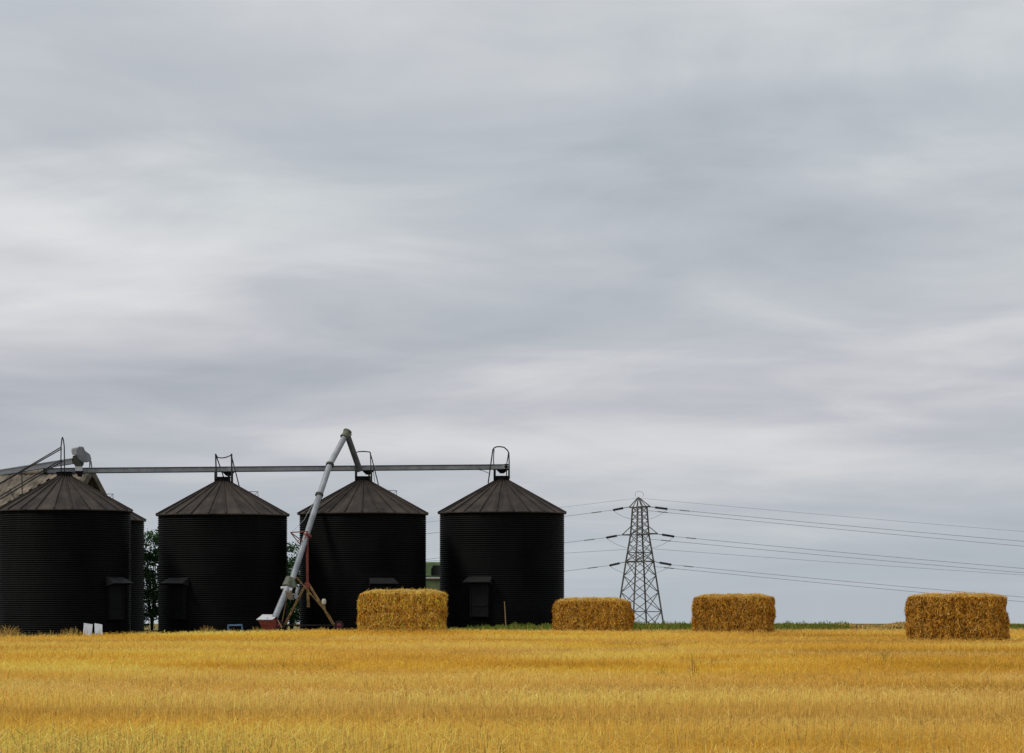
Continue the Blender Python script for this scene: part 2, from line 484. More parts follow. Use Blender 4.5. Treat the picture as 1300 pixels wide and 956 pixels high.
# ------------------------------------------------------------------ stubble
def stubble():
    parts_v, parts_c = [], []
    bands = [(15, 30, 420, .0042), (30, 48, 340, .0055), (48, 70, 250, .0075), (70, 112, 170, .0105)]
    for (d0, d1, rho, wd) in bands:
        hw = .185 * d1 + 7
        n = int(2 * hw * (d1 - d0) * rho)
        x = rng.uniform(-hw, hw, n); y = rng.uniform(d0, d1, n)
        # drill rows 0.15 m apart, running across the view with a slight skew
        row = .15; yy = y + .03 * x
        y = np.where(rng.random(n) < .75, np.round(yy / row) * row + rng.normal(0, .022, n) - .03 * x, y)
        keep = (np.abs(x) < .185 * y + 7) & (y < edge_y(x) + rng.normal(0, .35, n))
        x, y = x[keep], y[keep]; n = len(x)
        rw = rut(x, y); bn = band_noise(x, y * 1.6, 1)
        keep = rng.random(n) > .35 * rw
        x, y, rw, bn = x[keep], y[keep], rw[keep], bn[keep]; n = len(x)
        pn = patch_noise(x, y * .8, 0)
        lying = rng.random(n) < np.clip(.24 + .14 * bn + .06 * pn, .06, .6)
        h = rng.normal(.09, .02, n) * (1 - .45 * rw) * (1 + .08 * bn + .06 * pn); h = np.clip(h, .03, .25)
        stray = rng.random(n) < .004; h = np.where(stray, h * rng.uniform(1.2, 1.7, n), h)
        az = rng.uniform(0, 2 * np.pi, n)
        lean = np.where(lying, rng.uniform(1.2, 4, n), np.abs(rng.normal(0, .22, n)))
        la = rng.uniform(0, 2 * np.pi, n)
        dr = unit(np.stack([lean * np.cos(la), lean * np.sin(la), np.ones(n)], 1))
        z = g(x, y) - .05 * rw + np.where(lying, rng.uniform(.02, .13, n) * (1 - .6 * rw), -.005)
        ln = np.where(lying, rng.uniform(.05, .14, n), h)
        sd_ = np.stack([np.cos(az), np.sin(az), np.zeros(n)], 1)
        wv = wd * rng.uniform(.7, 1.4, n)
        parts_v.append(ribbons(np.stack([x, y, z], 1), dr, ln, wv, sd_).reshape(-1, 4, 3))
        b2 = band_noise(x, y * .9, 2)
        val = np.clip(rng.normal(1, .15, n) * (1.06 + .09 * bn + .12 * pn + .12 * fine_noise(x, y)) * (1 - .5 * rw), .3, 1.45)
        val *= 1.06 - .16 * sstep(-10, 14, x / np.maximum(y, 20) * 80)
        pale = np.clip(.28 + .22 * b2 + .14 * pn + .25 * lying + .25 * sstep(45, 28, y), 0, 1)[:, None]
        gold = np.array([.92, .535, .065]); strawc = np.array([.92, .61, .20])
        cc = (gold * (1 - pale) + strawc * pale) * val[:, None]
        odd = rng.random(n)
        cc = np.where((odd < .035)[:, None], np.array([.34, .22, .10]) * val[:, None], cc)
        wp = np.clip(band_noise(x * 3.1, y * .7, 4) - 1.25, 0, 1) * .35
        cc = np.where((odd > 1 - wp)[:, None], np.array([.20, .22, .06]) * val[:, None], cc)
        parts_c.append(np.clip(cc, 0, .95))
    # straw spilled round the feet of the bales
    for (px, D) in [(511.5, 84.2), (752.5, 97), (931.5, 93.5), (1215, 75)]:
        n = 1100; xc = (px - CX) / F * D
        x = xc + rng.uniform(-1.7, 1.7, n); y = D - .2 + rng.normal(-.55, .4, n) - .22 * (x - xc) * 1.2
        la = rng.uniform(0, 6.28, n); dr = unit(np.stack([np.cos(la), np.sin(la), rng.normal(.1, .25, n)], 1))
        sd_ = unit(np.cross(dr, rng.normal(0, 1, (n, 3))))
        parts_v.append(ribbons(np.stack([x, y, g(x, y) + rng.uniform(.02, .09, n)], 1), dr, rng.uniform(.08, .3, n), rng.uniform(.006, .013, n), sd_).reshape(-1, 4, 3))
        parts_c.append(np.array([.78, .48, .11]) * np.clip(rng.normal(.85, .3, n), .25, 1.2)[:, None])
    v = np.concatenate(parts_v); cc = np.concatenate(parts_c)
    print('stubble', len(v))
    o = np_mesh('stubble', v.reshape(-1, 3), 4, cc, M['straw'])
    tag(o, 'short golden cereal stubble covering the harvested field', 'stubble', kind='stuff')


stubble()


# ------------------------------------------------------------------ straw bales
def bale(px, D, app, Ln, Wd, H, label, seed, val=1.0, groove=.5):
    r = np.random.default_rng(seed)
    phi = (px - CX) / F
    x, y = phi * D, D
    yaw = -(R(app) + math.atan(phi))
    z0 = gz(x, y)
    t = thing('straw_bale', label, 'bale', (x, y, z0), yaw, 'big rectangular straw bales standing on the stubble')
    # body: rounded box of a fine grid, bulged and dented
    def shape(p):
        """p on unit cube [-1,1]^3 -> bale surface point and outward normal"""
        q = p.copy()
        k = 7.0
        hl, hw, hh = Ln / 2, Wd / 2, H / 2
        half = np.array([hl, hw, hh]); rad = .13 if seed != 16 else .10
        s = q * half
        inner = half - rad
        cl = np.clip(s, -inner, inner)
        d = s - cl; nrm = unit(np.where(np.linalg.norm(d, axis=1, keepdims=True) > 1e-6, d, q))
        dd = np.linalg.norm(d, axis=1, keepdims=True)
        s2 = np.where(dd > 1e-6, cl + nrm * rad, s)
        # slow bulges, flake joints along the length, a crease at half height
        xx, yy, zz = s2[:, 0], s2[:, 1], s2[:, 2]
        b = (.026 * np.sin(3.1 * xx + seed) * np.cos(2.3 * zz + seed * 2) + .014 * np.sin(7 * xx + 5 * zz + seed) + .012 * np.sin(17 * xx + 3 * seed)) * np.where(nrm[:, 2] > .7, .3, 1) + .01 * np.sin(13 * zz - 9 * xx)
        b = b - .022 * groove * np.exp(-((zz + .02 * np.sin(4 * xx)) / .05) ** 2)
        top = sstep(.6 * hh, hh, zz); b = b + (.085 * (1 - (yy / hw) ** 2) * sstep(.9 * hh, hh, zz) - .05 * sstep(.5 * hh, hh, zz) * (nrm[:, 2] > .5))
        endr = sstep(.8 * hl, hl, xx); b = b + endr * (.045 * np.sin(4.2 * zz + seed) + .03 * np.sin(9 * zz + 4 * yy))
        b = b - .03 * top * (xx / hl) ** 2 - .02 * top * (xx / hl) ** 6
        b = b - .05 * sstep(.75, 1, np.abs(xx / hl)) * sstep(.3, 1, zz / hh) * (seed % 3 != 1)
        return s2 + nrm * b[:, None], nrm
    vs, fs = [], []
    na, nb = 40, 22
    for ax in range(3):
        for sg in (-1, 1):
            u = np.linspace(-1, 1, na); v = np.linspace(-1, 1, nb)
            U, W_ = np.meshgrid(u, v)
            p = np.zeros((na * nb, 3)); o1, o2 = [i for i in range(3) if i != ax]
            p[:, ax] = sg; p[:, o1] = U.ravel(); p[:, o2] = W_.ravel()
            s, _ = shape(p)
            base = len(vs); vs += s.tolist()
            for j in range(nb - 1):
                for i in range(na - 1):
                    fs.append((base + j * na + i, base + j * na + i + 1, base + (j + 1) * na + i + 1, base + (j + 1) * na + i))
    vs = np.array(vs); vs[:, 2] += H / 2
    core = vs[np.array(fs)]
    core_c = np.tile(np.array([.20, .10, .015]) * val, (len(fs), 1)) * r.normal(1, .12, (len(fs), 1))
    # straw: thousands of short stalks lying in and sticking out of the faces
    area = np.array([Wd * H, Wd * H, Ln * H, Ln * H, Ln * Wd, Ln * Wd * .1]); pr = area / area.sum()
    n = 36000
    fc = r.choice(6, n, p=pr); p = r.uniform(-1, 1, (n, 3))
    ax = fc // 2; sg = np.where(fc % 2 == 0, -1.0, 1.0); sg = np.where(ax == 2, np.where(fc == 4, 1, -1), sg)
    p[np.arange(n), ax] = sg
    # some extra along edges for a fuzzy outline
    s, nrm = shape(p); s[:, 2] += H / 2
    rnd = unit(r.normal(0, 1, (n, 3)))
    bias = np.where((ax == 2)[:, None], np.array([.3, .6, 0]), np.array([0, 0, 1.0])) * r.choice([-1, 1], n)[:, None]
    tang = rnd * .62 + bias * r.uniform(.1, 1.1, n)[:, None]
    tang = unit(tang - nrm * np.sum(tang * nrm, 1, keepdims=True))
    stick = np.abs(r.normal(0, .25, n)); wild = r.random(n) < .035; stick = np.where(ax == 2, stick * .45, stick); stick = np.where(wild, r.uniform(.4, 1.2, n), stick)
    dr = unit(tang + nrm * stick[:, None])
    ln = r.uniform(.045, .13, n); wd = r.uniform(.007, .016, n); wd = np.where(wild, .008, wd)
    side = np.cross(dr, unit(nrm + .5 * r.normal(0, 1, (n, 3)))); side = unit(side)
    basep = s - nrm * .012 + nrm * np.abs(r.normal(0, .012, n))[:, None] - tang * (ln * .5)[:, None]
    basep[:, 2] = np.maximum(basep[:, 2], .0)
    rb = ribbons(basep, dr, ln, wd, side).reshape(-1, 4, 3)
    vv = np.clip(r.normal(1, .46, n), .15, 2.1)
    xx, zz = s[:, 0], s[:, 2]
    vv *= 1 + .12 * np.sin(23 * xx + seed) * (ax != 2) + .10 * np.sin(5 * xx + 9 * zz)
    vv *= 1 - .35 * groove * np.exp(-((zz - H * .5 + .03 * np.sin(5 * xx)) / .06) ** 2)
    cc = np.array([.74, .355, .045]) * (vv * val)[:, None]
    hot = (r.random(n) < .25)[:, None]; cc = np.where(hot, np.array([.95, .59, .19]) * np.clip(vv, .7, 1.15)[:, None] * val ** .5, cc)
    red = (r.random(n) < .2)[:, None]; cc = np.where(red, np.array([.20, .085, .014]) * vv[:, None] * val, cc)
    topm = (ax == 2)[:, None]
    cc = np.where(topm, cc * .35 + np.array([.95, .68, .22]) * .68, cc)  # top straws coloured brighter: the lit strip along the top is painted in
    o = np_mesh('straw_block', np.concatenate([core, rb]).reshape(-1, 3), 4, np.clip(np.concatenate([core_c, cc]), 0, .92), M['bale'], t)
    return t


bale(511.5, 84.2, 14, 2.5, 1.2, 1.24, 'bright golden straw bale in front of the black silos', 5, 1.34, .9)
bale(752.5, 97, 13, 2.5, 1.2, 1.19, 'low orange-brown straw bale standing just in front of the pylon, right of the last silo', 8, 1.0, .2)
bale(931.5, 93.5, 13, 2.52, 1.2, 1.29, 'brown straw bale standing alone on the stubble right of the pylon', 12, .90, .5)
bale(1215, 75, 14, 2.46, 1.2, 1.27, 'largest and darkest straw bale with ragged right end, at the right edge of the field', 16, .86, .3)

# ------------------------------------------------------------------ silos
RW, ZE, ZA = 2.67, 4.77, 6.12     # wall radius, eave height, height of the roof ring (above yard level 0)
BASE = -.30
silo_sites = [  # centre px, distance, door angle, label
    (82, 115.5, 57, 'large black grain silo at the left edge, with a handrail climbing its roof', 'grain_silo'),
    (282.8, 118.0, -36, 'black grain silo with a sagging chain between two posts on its cap', 'grain_silo'),
    (460.7, 120.0, 19.7, 'black grain silo whose roof cap is fed by the leaning auger', 'grain_silo'),
    (637.3, 121.8, -20, 'rightmost black grain silo, round hoop rail on its cap, thin pole at its foot', 'grain_silo'),
    (108, 129.3, 40, 'black grain silo almost hidden behind the leftmost one, only its right edge showing', 'grain_silo'),
]


def silo_meshes():
    wall = MB(); prof = []
    pitch = .0845; nr = int((ZE - BASE) / pitch)
    for i in range(nr * 4 + 1):
        zz = (ZE - BASE) * i / (nr * 4)
        prof.append((RW + .018 * math.sin(i * math.pi / 2), zz))
    wall.lathe((0, 0, 0), prof, 96)
    roof = MB(); n = 24; off = math.pi / n
    za, ze = ZA - BASE, ZE - BASE
    re, rt_ = RW + .10, .33
    for j in range(n):
        a0, a1 = 2 * math.pi * j / n, 2 * math.pi * (j + 1) / n
        q = lambda a, r, z: Vector((r * math.cos(a), r * math.sin(a), z))
        roof.add([q(a0, re, ze - .02), q(a1, re, ze - .02), q(a1, rt_, za), q(a0, rt_, za)], [(0, 1, 2, 3)])
        roof.add([q(a0, re, ze - .02), q(a1, re, ze - .02), q(a1, re, ze - .06), q(a0, re, ze - .06)], [(0, 1, 2, 3)])
        roof.add([q(a0, re, ze - .06), q(a1, re, ze - .06), q(a1, RW - .04, ze - .03), q(a0, RW - .04, ze - .03)], [(0, 1, 2, 3)])
        # standing seam
        roof.beam(q(a0, re + .01, ze + .005), q(a0, rt_ - .02, za + .025), .035, .06)
    cap = MB()
    cap.lathe((0, 0, za), [(.36, -.05), (.36, .0), (.32, .01), (.32, .19), (.345, .195), (.345, .225), (.02, .23)], 28)
    return wall, roof, cap


wmb, rmb, cmb = silo_meshes()
proto_w = wmb.build('wall', M['wall'], smooth=True)
proto_r = rmb.build('roof', M['roof'])
proto_c = cmb.build('roof_cap', M['black'], smooth=True)
SILO = []
for k, (px, D, ang, label, nm) in enumerate(silo_sites):
    p = P(px, 761, D)
    dz_ = (0, -.10, .01, .105, 0)[k]
    t = thing(nm, label, 'grain silo', (p.x, p.y, BASE + dz_), 0, 'black corrugated grain silos standing in a row')
    for pr in (proto_w, proto_r, proto_c):
        o = pr if k == 0 else pr.copy()
        if k: col.objects.link(o)
        o.parent = t
        o.rotation_euler.z = k * .41 if pr is proto_r else 0
    SILO.append(t)
    # door box standing off the wall with a sloping hood
    a = R(ang); c0 = Vector((p.x, p.y, 0))
    nrm = Vector((math.sin(a), -math.cos(a), 0)); tg = Vector((math.cos(a), math.sin(a), 0))
    rot = Matrix((tg, -nrm, Vector((0, 0, 1)))).transposed()
    if k < 4:
        z0 = .40 if k == 3 else .32
        d = MB()
        fc = c0 + nrm * (RW + .02)
        d.box(fc + Vector((0, 0, z0 + .72)), (.84, .22, 1.44), rot)
        for sx in (-1, 1):
            d.box(fc + nrm * .125 + tg * (sx * .37) + Vector((0, 0, z0 + .72)), (.07, .03, 1.43), rot)
        for zz in (z0 + .06, z0 + .5, z0 + 1.36):
            d.box(fc + nrm * .127 + Vector((0, 0, zz)), (.66, .03, .07), rot)
        dob = d.build('door', M['door'], t, bevel=.008)
        h = MB()
        zt = z0 + 1.72
        A = [fc + tg * s_ * .52 + nrm * -.02 + Vector((0, 0, zt)) for s_ in (-1, 1)]
        B = [fc + tg * s_ * .60 + nrm * .46 + Vector((0, 0, zt - .22)) for s_ in (-1, 1)]
        dz = Vector((0, 0, -.03))
        h.loft([A[0], A[1], B[1], B[0]], [A[0] + dz, A[1] + dz, B[1] + dz, B[0] + dz])
        for s_ in (0, 1):
            q0, q1 = A[s_] + dz * 1.1, B[s_] + dz * 1.1
            q2 = Vector((A[s_].x, A[s_].y, zt - .36)); n3 = tg * .015
            h.loft([q0 - n3, q1 - n3, q2 - n3], [q0 + n3, q1 + n3, q2 + n3])
        h.build('hood', M['hood'], dob)

# support posts that carry the conveyor over the caps
CONV = [P(58, 598, 116.1), P(644, 593, 121.95)]
def conv_at(px):
    t = (px - 58) / (644 - 58); return CONV[0].lerp(CONV[1], t)
def zat(py, D): return EYE + (HY - py) / F * D
for k, posts in {1: [(274, 0, .07), (290.5, 0, .05), (294.5, .25, .05)], 2: [(452, 0, .07), (468.5, 0, .05), (471.5, .25, .05)], 3: [(628, 0, .10), (645.6, .3, .04)]}.items():
    D = silo_sites[k][1]
    for (px, dd, wdt) in posts:
        for yo in (-.24, .24):
            x = (px - CX) / F * D
            zl = 6.04 + (0, -.10, .01, .105)[k]; zh = conv_at(px).z - .115
            b = MB(); b.box((x, D + yo, (zl + zh) / 2), (wdt, .06, zh - zl)); b.build('support_post', M['black'], SILO[k])

# guard rails on the caps
D = silo_sites[3][1]
b = MB(); yo = .2
hoop = [P(619.7, 613.6, D - .45), P(622.7, 592, D - .4), P(625.7, 570.8, D - .35), P(627.4, 568.6, D - .3), P(630.5, 567.3, D - .3), P(634.5, 567, D - .3), P(640, 568, D - .3), P(644, 571.5, D - .3), P(646, 575, D - .3), P(646.4, 590, D - .3), P(646.6, 608, D - .3)]
b.tube(hoop, .028, 7)
b.tube([P(627, 573, D - .1), P(626.5, 585, D + .25), P(627.8, 607, D + .3)], .022, 6)
b.tube([P(645.6, 575, D - .3), P(643.2, 590, D + .3), P(643, 604, D + .3)], .022, 6)
b.tube([P(625.7, 571, D - .35), P(627, 569.8, D + .0), P(627.2, 574, D + .1)], .024, 6)
b.tube([P(607, 596.2, D - .2), P(614, 598, D - .2), P(621, 601, D - .4)], .012, 5)
b.build_each('hoop_rail', M['rail'], SILO[3], smooth=True)
D = silo_sites[1][1]
b = MB()
b.tube([P(273.8, 576, D - .3), P(274.2, 592, D - .3), P(274.6, 608, D - .3)], .034, 6)
b.tube([P(274, 577, D - .3), P(279.5, 593, D + .35), P(284, 606, D + .35)], .024, 6)
b.tube([P(294, 576, D - .3), P(294.5, 611.5, D - .3)], .038, 6)
b.tube([P(294.2, 580, D - .3), P(298.5, 597, D - .45), P(303.6, 617, D - .6)], .026, 6)
b.build_each('rail_post', M['rail'], SILO[1], smooth=True)
b = MB(); b.tube([P(274.5, 577.5, D - .3), P(276, 580.6, D - .3), P(281, 581.5, D - .3), P(287, 580.6, D - .3), P(291, 579, D - .3), P(293.8, 577.5, D - .3)], .026, 6)
b.build('chain', M['rail'], SILO[1], smooth=True)
D = silo_sites[2][1]
b = MB()
b.tube([P(450.6, 590, D + .4), P(451, 575, D + .4), P(455, 573.4, D + .3), P(461.2, 573.1, D), P(469.5, 573.8, D - .3), P(472, 582, D - .35), P(480.4, 615.3, D - .6)], .026, 6)
b.tube([P(470.2, 574.2, D - .3), P(470.8, 592, D - .3), P(471.8, 609.5, D - .3)], .024, 6)
b.tube([P(473.5, 592, D - .4), P(475.6, 611.6, D - .5)], .012, 5)
b.build_each('hoop_rail', M['rail'], SILO[2], smooth=True)
# hatch frames on the right-hand roof slopes
for k, (x0, x1, yt, yb) in {1: (315.5, 327.5, 624.3, 631), 2: (492, 503.5, 623, 629.5), 4: (135, 143.5, 627.2, 632.5)}.items():
    D = silo_sites[k][1]; b = MB()
    for dd in (-.14, .14):
        b.tube([P(x0, yt, D + dd), P(x1, yt, D + dd), P(x1, yb + 3, D + dd)], .016, 5)
    b.tube([P(x1, yt, D - .14), P(x1, yt, D + .14)], .016, 5)
    b.tube([P(x1, yt, D - .14), P((x0 + x1) / 2, yb - 1, D - .14)], .010, 5)
    b.build_each('hatch_frame', M['rail'], SILO[k])
# roof ladder with handrails on the first silo
D = silo_sites[0][1]
b = MB()
for dd in (-.28, .28):
    o = 1.6 if dd > 0 else 0
    b.tube([P(77 + o, 568 + o, D + dd), P(0 + o, 613.5, D + dd), P(-20 + o, 625.4, D + dd)], .024, 6)
    b.tube([P(78.2 + o, 583.5 + o, D + dd), P(23 + 4 * o, 616, D + dd), P(-18 + 4 * o, 641, D + dd)], .026, 6)
    b.tube([P(27.7, 598, D + dd), P(28.4, 632, D + dd)], .024, 6)
b.build_each('ladder_rail', M['rail'], SILO[0], smooth=True)
b = MB()
b.tube([P(77.8, 600, D - .15), P(77.3, 585, D - .15), P(77.6, 566, D - .15), P(78.6, 557, D - .1), P(79.3, 555.2, D), P(80.4, 558, D + .1), P(81.6, 566.7, D + .15), P(82, 601, D + .15)], .026, 6)
b.tube([P(12, 620, D - .3), P(19, 634, D - .2)], .016, 5)
b.build_each('hoop_rail', M['rail'], SILO[0], smooth=True)
# ventilation bolts/brackets up the left roof edge
b = MB()
for (px, py) in [(13, 637.5), (27, 629.5), (39.5, 622.5), (50.5, 616.4), (61.5, 610.2)]:
    q = P(px, py, D); b.box(q, (.14, .3, .10), Matrix.Rotation(R(-31), 3, 'Y'))
b.build_each('roof_bracket', M['black'], SILO[0])

# ------------------------------------------------------------------ overhead conveyors
mid = conv_at(350)
t = thing('grain_conveyor', 'long grey level grain conveyor running over the caps of the four silos', 'conveyor', (mid.x, mid.y, mid.z))
b = MB(); b.beam(CONV[0], CONV[1], .34, .155); b.build('trough', M['galv'], t)
b = MB(); up = Vector((0, 0, .10)); b.beam(CONV[0] + up, CONV[1] + up, .40, .034); b.build('cover', M['galvdark'], t)
b = MB(); b.beam(CONV[0] - up * .93, CONV[1] - up * .93, .39, .028); b.build('bottom_flange', M['galvdark'], t)
b = MB()
for px in (110, 160, 212, 248, 320, 356, 398, 436, 505, 548, 592):
    q = conv_at(px); b.box(q + Vector((0, -.19, 0)), (.035, .03, .15))
b.build_each('joint_strap', M['galv'], t)
for px in (283, 461, 637):
    q = conv_at(px); b = MB(); zt = q.z - .11
    b.loft([(q.x - .25, q.y - .2, zt), (q.x + .25, q.y - .2, zt), (q.x + .25, q.y + .2, zt), (q.x - .25, q.y + .2, zt)],
           [(q.x - .08, q.y - .08, zt - .16), (q.x + .08, q.y - .08, zt - .16), (q.x + .08, q.y + .08, zt - .16), (q.x - .08, q.y + .08, zt - .16)])
    b.build('outlet_funnel', M['black'], t)
    b = MB(); b.box(q + Vector((.02, -.186, .0)), (.62, .03, .15)); b.build('side_panel', M['galvlight'] if px == 637 else M['galv'], t)
q = conv_at(642.5); b = MB(); b.box(q + Vector((.0, 0, .0)), (.16, .44, .26)); b.lathe(q + Vector((0, -.26, 0)), [(.0, -.01), (.07, -.01), (.07, .05)], 12, 'Y'); b.build('end_bearing', M['black'], t)
q = conv_at(58); b = MB(); b.box(q + Vector((0, 0, -.01)), (.14, .42, .25)); b.build('end_plate', M['black'], t)

HD = 116.25
t = thing('inclined_conveyor', 'grey inclined conveyor rising from the left to a bulky drive head above a silo', 'conveyor', tuple(P(96, 600, HD)))
a0, a1 = P(92.5, 585.8, HD), P(0, 600.4, HD); a2 = a0 + (a1 - a0) * 2.6
b = MB(); b.beam(a0, a2, .36, .20); b.build('trough', M['galv'], t)
b = MB(); b.beam(a0 + up * 1.15, a2 + up * 1.15, .41, .03); b.build('cover', M['galvlight'], t)
def zpx(pts, D): return [P(x / 8.313, 545 + y / 8.313, D) for x, y in pts]
hp = [(805, 215), (830, 180), (880, 184), (897, 226), (950, 265), (966, 318), (935, 346), (870, 352), (822, 312), (815, 268)]
b = MB(); b.loft(zpx(hp, HD - .28), zpx(hp, HD + .3)); b.build('drive_housing', M['housing'], t, bevel=.03)
mp_ = [(752, 208), (768, 196), (818, 188), (826, 262), (800, 272), (762, 268), (754, 240)]
b = MB(); b.loft(zpx(mp_, HD - .2), zpx(mp_, HD + .2)); b.build('motor', M['galvlight'], t, bevel=.03)
dp0 = [(766, 280), (815, 268), (880, 340), (886, 366), (872, 392), (795, 392), (768, 352)]
b = MB(); b.loft(zpx(dp0, HD - .2), zpx(dp0, HD + .22)); b.build('gearbox', M['olivedark'], t, bevel=.02)
b = MB(); b.loft(zpx([(790, 392), (872, 392), (868, 440), (792, 440)], HD - .24), zpx([(790, 392), (872, 392), (868, 440), (792, 440)], HD + .2)); b.build('discharge_box', M['galvlight'], t)
b = MB(); b.loft(zpx([(798, 442), (884, 442), (862, 502), (825, 502)], HD - .22), zpx([(798, 442), (884, 442), (862, 502), (825, 502)], HD + .2)); b.build('outlet_funnel', M['black'], t)
b = MB()
b.tube(zpx([(950, 330), (945, 410)], HD - .1), .03, 6); b.tube(zpx([(958, 330), (970, 410)], HD + .1), .03, 6); b.build_each('bracket', M['galv'], t)
b = MB()
q = P(-28, 604, HD); zg = gz(q.x, q.y)
for sx in (-1, 1):
    b.tube([Vector((q.x, q.y, q.z - .1)), Vector((q.x + sx * .5, q.y, zg - .05))], .05, 8)
q = P(-120, 620, HD)
for sx in (-1, 1):
    b.tube([Vector((q.x, q.y, q.z - .1)), Vector((q.x + sx * .5, q.y, zg - .05))], .05, 8)
b.build_each('trestle', M['rail'], t)

# ------------------------------------------------------------------ leaning grain auger
def AD(py): return 114.6 + (785 - py) / (785 - 551) * 5.0
def A(px, py, dd=0): return P(px, py, AD(py) + dd)
hb = A(342, 800)
t = thing('grain_auger', 'pale tubular grain auger leaning against the third silo on a red and ochre A-frame', 'auger', (hb.x, hb.y, gz(hb.x, hb.y)))
b = MB(); b.tube([A(349, 784), A(367.5, 740.5)], .132, 18); b.build('lower_tube', M['tube'], t, smooth=True)
b = MB(); b.tube([A(371, 735.5), A(405.8, 628.5), A(418.6, 590), A(438.3, 555.5 - 2)], .124, 18); ut = b.build('upper_tube', M['tube'], t, smooth=True)
for (x, y) in [(405.3, 628.4), (418.8, 590), (390.4, 681)]:
    ax = (A(418.6, 590) - A(405.8, 628.5)).normalized(); q = A(x, y)
    b = MB(); b.tube([q - ax * .05, q + ax * .05], .17, 18); b.build('flange_ring', M['olivedark'] if y < 650 else M['redpost'], ut, smooth=True)
# gearbox at the joint
ax = (A(371, 735) - A(349, 784)).normalized()
q = A(366.3, 739.5); b = MB(); b.tube([q - ax * .24, q - ax * .1, q + ax * .13, q + ax * .2], .20, 12); b.box(q + Vector((.16, .0, -.06)), (.30, .34, .36), Matrix.Rotation(R(-22), 3, 'Y'))
b.build('transfer_box', M['olive'], t, bevel=.02)
q = A(367.5, 754); b = MB(); b.loft([q + Vector(v) for v in [(-.16, -.14, .14), (.06, -.14, .12), (.16, -.14, -.06), (.12, -.14, -.26), (-.06, -.14, -.22), (-.18, -.14, -.05)]],
                                    [q + Vector(v) for v in [(-.16, .16, .14), (.06, .16, .12), (.16, .16, -.06), (.12, .16, -.26), (-.06, .16, -.22), (-.18, .16, -.05)]])
b.build('drive_guard', M['canvas'], t, bevel=.03)
q = A(369.6, 748); b = MB(); b.lathe(q + Vector((0, -.2, 0)), [(0, -.06), (.07, -.06), (.07, .044), (0, .06)], 14, 'Y'); b.build('pulley', M['white'], t, smooth=True)
q = A(376.5, 752.5); b = MB(); b.tube([q + Vector((.06, 0, .22)), q + Vector((-.05, 0, -.24))], .07, 12); b.build('motor', M['galvlight'], t, smooth=True)
q = A(358.5, 746.5); b = MB(); b.tube([q + Vector((-.06, -.05, .0)), q + Vector((.10, -.05, .02))], .055, 10); b.build('bearing', M['white'], t, smooth=True)
# head and down spout
axu = (A(438.3, 553.5) - A(418.6, 590)).normalized()
q = A(438.2, 553.5); b = MB(); b.tube([q - axu * .06, q + axu * .0, q + axu * .22], .16, 18); b.tube([q - axu * .09, q - axu * .05], .19, 18); b.tube([q + axu * .20, q + axu * .27], .185, 18)
b.tube([q + axu * .1 + Vector((.02, 0, 0)), q + axu * .1 + Vector((.15, 0, -.12))], .14, 14)
b.build('head', M['olive'], t, smooth=True)
s0, s1 = A(441.5, 554), P(457.2, 598.5, 119.75)
b = MB(); b.tube([s0, s0.lerp(s1, .5), s1], .125, 16); b.build('down_spout', M['spout'], t, smooth=True)
# hopper with lid
lid = [(328, 787.5), (345.5, 787), (352.3, 780.8), (335, 780.4)]
L0 = [P(px, 786.5, 0) for px, _ in lid]
hx, hy = A(340, 787).x, A(340, 787).y
zt, zb = EYE + (HY - 785.5) / F * hy, gz(hx, hy)
hr = Matrix.Rotation(R(-14), 3, 'Z')
def hq(x, y, z): return Vector((hx, hy, 0)) + hr @ Vector((x, y, 0)) + Vector((0, 0, z))
b = MB(); b.loft([hq(-.33, -.36, zt - .06), hq(.30, -.36, zt - .06), hq(.30, .36, zt + .12), hq(-.33, .36, zt + .12)],
                 [hq(-.36, -.39, zt - .03), hq(.33, -.39, zt - .03), hq(.33, .39, zt + .17), hq(-.36, .39, zt + .17)])
lidob = b.build('hopper_lid', M['white'], t)
b = MB(); b.tube([hq(.05, -.2, zt - .0), hq(.05, -.2, zt + .05)], .035, 10); b.build('lid_knob', M['blue'], lidob)
b = MB(); b.loft([hq(-.31, -.34, zt - .07), hq(.29, -.34, zt - .07), hq(.29, .34, zt + .10), hq(-.31, .34, zt + .10)],
                 [hq(-.12, -.14, zb + .12), hq(.26, -.14, zb + .12), hq(.26, .14, zb + .12), hq(-.12, .14, zb + .12)])
for (x, y) in [(-.12, -.16), (.25, -.16), (-.12, .16), (.25, .16)]:
    b.box(hq(x, y, (zb + zt) / 2 - .1), (.05, .05, zt - zb - .2), hr)
b.build('hopper', M['red'], t, bevel=.01)
# post, A-frame and bracing
pq = A(390, 692); PD = pq.y + .18
b = MB(); b.tube([P(389.8, 681, PD), P(390.3, 741, PD)], .058, 10); b.build('post', M['redpost'], t, smooth=True)
b = MB(); b.tube([P(390.5, 741.5, PD), P(391.4, 771, PD)], .07, 10); b.build('ram', M['rust'], t, smooth=True)
LD = PD - .6
zax = gz(P(390, 790, LD).x, LD) + .2
fl, fr = P(360, 796, LD), P(425.5, 796.5, LD)
b = MB(); b.beam(P(389, 740, PD), fl, .06, .08); b.build('leg', M['rust'], t)
b = MB(); b.beam(P(391, 740, PD), fr, .06, .08); b.build('leg', M['rust'], t)
b = MB(); b.beam(A(376.3, 733, -.16), P(418, 781.5, LD - .15), .045, .06); b.beam(P(418, 781.5, LD - .15), P(426, 796, LD - .05), .045, .06); b.build('brace', M['rust'], t)
b = MB(); b.box(P(389.7, 743.5, PD - .08), (.22, .08, .2)); b.build('knuckle', M['redpost'], t, bevel=.02)
b = MB()
tr = [P(368.8, 676, PD - .5), P(390.4, 674.6, PD - .1), P(382.4, 693, PD - .2), P(390.2, 691.5, PD - .1)]
